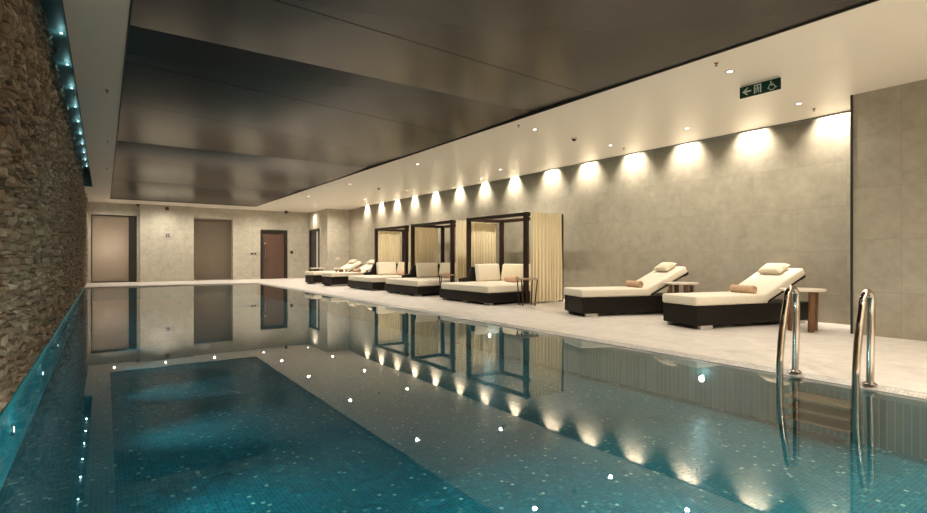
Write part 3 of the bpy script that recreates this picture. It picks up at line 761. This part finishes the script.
# --- canopy frame: four posts, top rails, curtains on both flanks; x to the wall, y along the deck, origin front near foot
CD, CW, CH, PT = 0.94, 1.90, 1.77, 0.085
def curtain_mesh(m, x0, x1, y, z0, z1, folds, amp, seed):
    r = random.Random(seed); sub = 10; n = folds*sub; zs = 10; g = []
    wd = [r.uniform(0.6, 1.5) for _ in range(folds)]; tot = sum(wd); wd = [q/tot for q in wd]
    am = [r.uniform(0.6, 1.25) for _ in range(folds)]; st = [sum(wd[:k]) for k in range(folds)]
    for i in range(n+1):
        k = min(i//sub, folds-1); f = i/sub-k; u = st[k]+wd[k]*f
        wv = math.cos(f*2*PI); wv = math.copysign(abs(wv)**0.7, wv)
        colm = []
        for j in range(zs+1):
            t = j/zs
            yy = y + wv*amp*(am[k] if 0.25 < f < 0.75 else 0.9)*(0.5+0.55*(1-t)) + 0.005*math.sin(7*t+u*9)
            xx = x0+(x1-x0)*u + 0.010*math.sin(f*4*PI)*(1-0.5*t)
            colm.append(m.bm.verts.new((xx, yy, z0+(z1-z0)*t)))
        g.append(colm)
    for a, b in zip(g[:-1], g[1:]):
        for j in range(zs): m.bm.faces.new((a[j], b[j], b[j+1], a[j+1]))
def make_canopy(seed):
    root = empty('canopy_frame')
    for x, y in ((0, 0), (0, CW), (CD, 0), (CD, CW)):
        m = MB(); m.box(x-PT/2, x+PT/2, y-PT/2, y+PT/2, 0, CH, 0.006, 1); m.build('post', M['wood_dark'], root)
    e = PT/2+0.0005
    for x in (0, CD):
        m = MB(); m.box(x-PT/2+.004, x+PT/2-.004, e, CW-e, CH-0.075, CH-0.005, 0.005, 1); m.build('top_rail', M['wood_dark'], root)
    for y in (0, CW):
        m = MB(); m.box(e, CD-e, y-PT/2+.004, y+PT/2-.004, CH-0.075, CH-0.005, 0.005, 1); m.build('top_rail', M['wood_dark'], root)
    for k, y in enumerate((-PT/2-0.045, CW+PT/2+0.045)):
        m = MB(); m.smooth = True
        curtain_mesh(m, 0.05, CD-0.05 if not k else CD-0.08, y, 0.03, CH-0.01 if not k else CH-0.08, 10, 0.029, seed+k)
        m.build('curtain', M['curtain'], root, angle=1.5)
    return root
can = make_canopy(5)
C_spots = [(6.68, 7.46, 5.84, 0.0, 'nearest', 'beside the near loungers'), (6.72, 10.08, 5.84, 0.0, 'middle', 'second of three along the wall'), (6.80, 12.48, 5.84, 0.0, 'farthest', 'beside the far loungers')]
for i, (x, y, bx, a, wn, wh) in enumerate(C_spots):
    o = can if i == 0 else copy_tree(can)
    o.location = (x, y, 0); tag(o, '%s dark timber canopy frame with pale gold curtains, %s' % (wn, wh), 'canopy', 'curtained canopies along the wall')
    yc = y+CW/2
    for src, lab, cat, grp in ((bed, '%s cream daybed on dark wicker base, under the %s canopy' % (wn, wn), 'daybed', 'daybeds under the canopies'), (bol, 'peach bolster on the %s daybed' % wn, 'bolster', 'bolsters on the daybeds')):
        q = src if i == 0 else copy_tree(src)
        q.location = (bx, yc, 0); q.rotation_euler = (0, 0, a); tag(q, lab, cat, grp)

# --- pool ladder
ld = empty('pool_ladder', (XE, 1.58, 0)); tag(ld, 'polished steel pool ladder with two looped handrails at the right pool edge', 'ladder')
for y in (-0.24, 0.24):
    pts = [(-0.222, y, -0.36), (-0.222, y, -0.2), (-0.222, y, 0.0), (-0.215, y, 0.18), (-0.165, y, 0.40), (-0.105, y, 0.565)]
    c = Vector((-0.022, y, 0.575)); R = 0.083
    for k in range(1, 8):
        a = math.radians(170-k*20); pts.append((c.x+R*math.cos(a), y, c.z+R*math.sin(a)))
    pts += [(0.060, y, 0.54), (0.057, y, 0.40), (0.046, y, 0.15), (0.035, y, 0.004)]
    # smooth the path
    for _ in range(2):
        q = [pts[0]]
        for a_, b_ in zip(pts[:-1], pts[1:]):
            a_, b_ = Vector(a_), Vector(b_); q += [a_*0.75+b_*0.25, a_*0.25+b_*0.75]
        q.append(pts[-1]); pts = q
    m = MB(); m.tube(pts, 0.0245, 16); r = m.build('handrail', M['chrome'], ld, True, 1.0)
    m = MB(); m.lathe([(0.044, 0.0), (0.044, 0.006), (0.032, 0.016), (0.025, 0.018)], center=(0.035, y, 0.0), seg=20); m.build('floor_flange', M['chrome'], r, True)
for k, z in enumerate((-0.13, -0.21, -0.29)):
    m = MB(); m.box(-0.24, -0.02, -0.214, 0.214, z-0.016, z, 0.006, 2); m.build('tread', M['tread'], ld)

# ================================================================== CAMERA, COLOUR
th_ = math.atan((463.5-104)/515.0)
cam = bpy.data.cameras.new('camera'); co = bpy.data.objects.new('camera', cam); col.objects.link(co)
co.location = (0, 0, H_CAM); co.rotation_euler = (PI/2, 0, -th_)
cam.sensor_width = 36; cam.lens = 515/927*36; cam.shift_y = 0.5/927; cam.clip_start = 0.05
scene.camera = co
w_ = bpy.data.worlds.new('world'); scene.world = w_; w_.use_nodes = True
w_.node_tree.nodes['Background'].inputs[0].default_value = (0, 0, 0, 1)
vs_ = scene.view_settings; vs_.view_transform = 'Standard'; vs_.look = 'None'; vs_.gamma = 1.0; vs_.use_curve_mapping = False
vs_.exposure = 1.95
cy = scene.cycles
cy.use_denoising = True; cy.denoiser = 'OPENIMAGEDENOISE'
cy.max_bounces = 12; cy.diffuse_bounces = 6; cy.glossy_bounces = 6; cy.transparent_max_bounces = 12
cy.sample_clamp_indirect = 6.0; cy.caustics_reflective = True; cy.blur_glossy = 1.0; cy.caustics_refractive = False
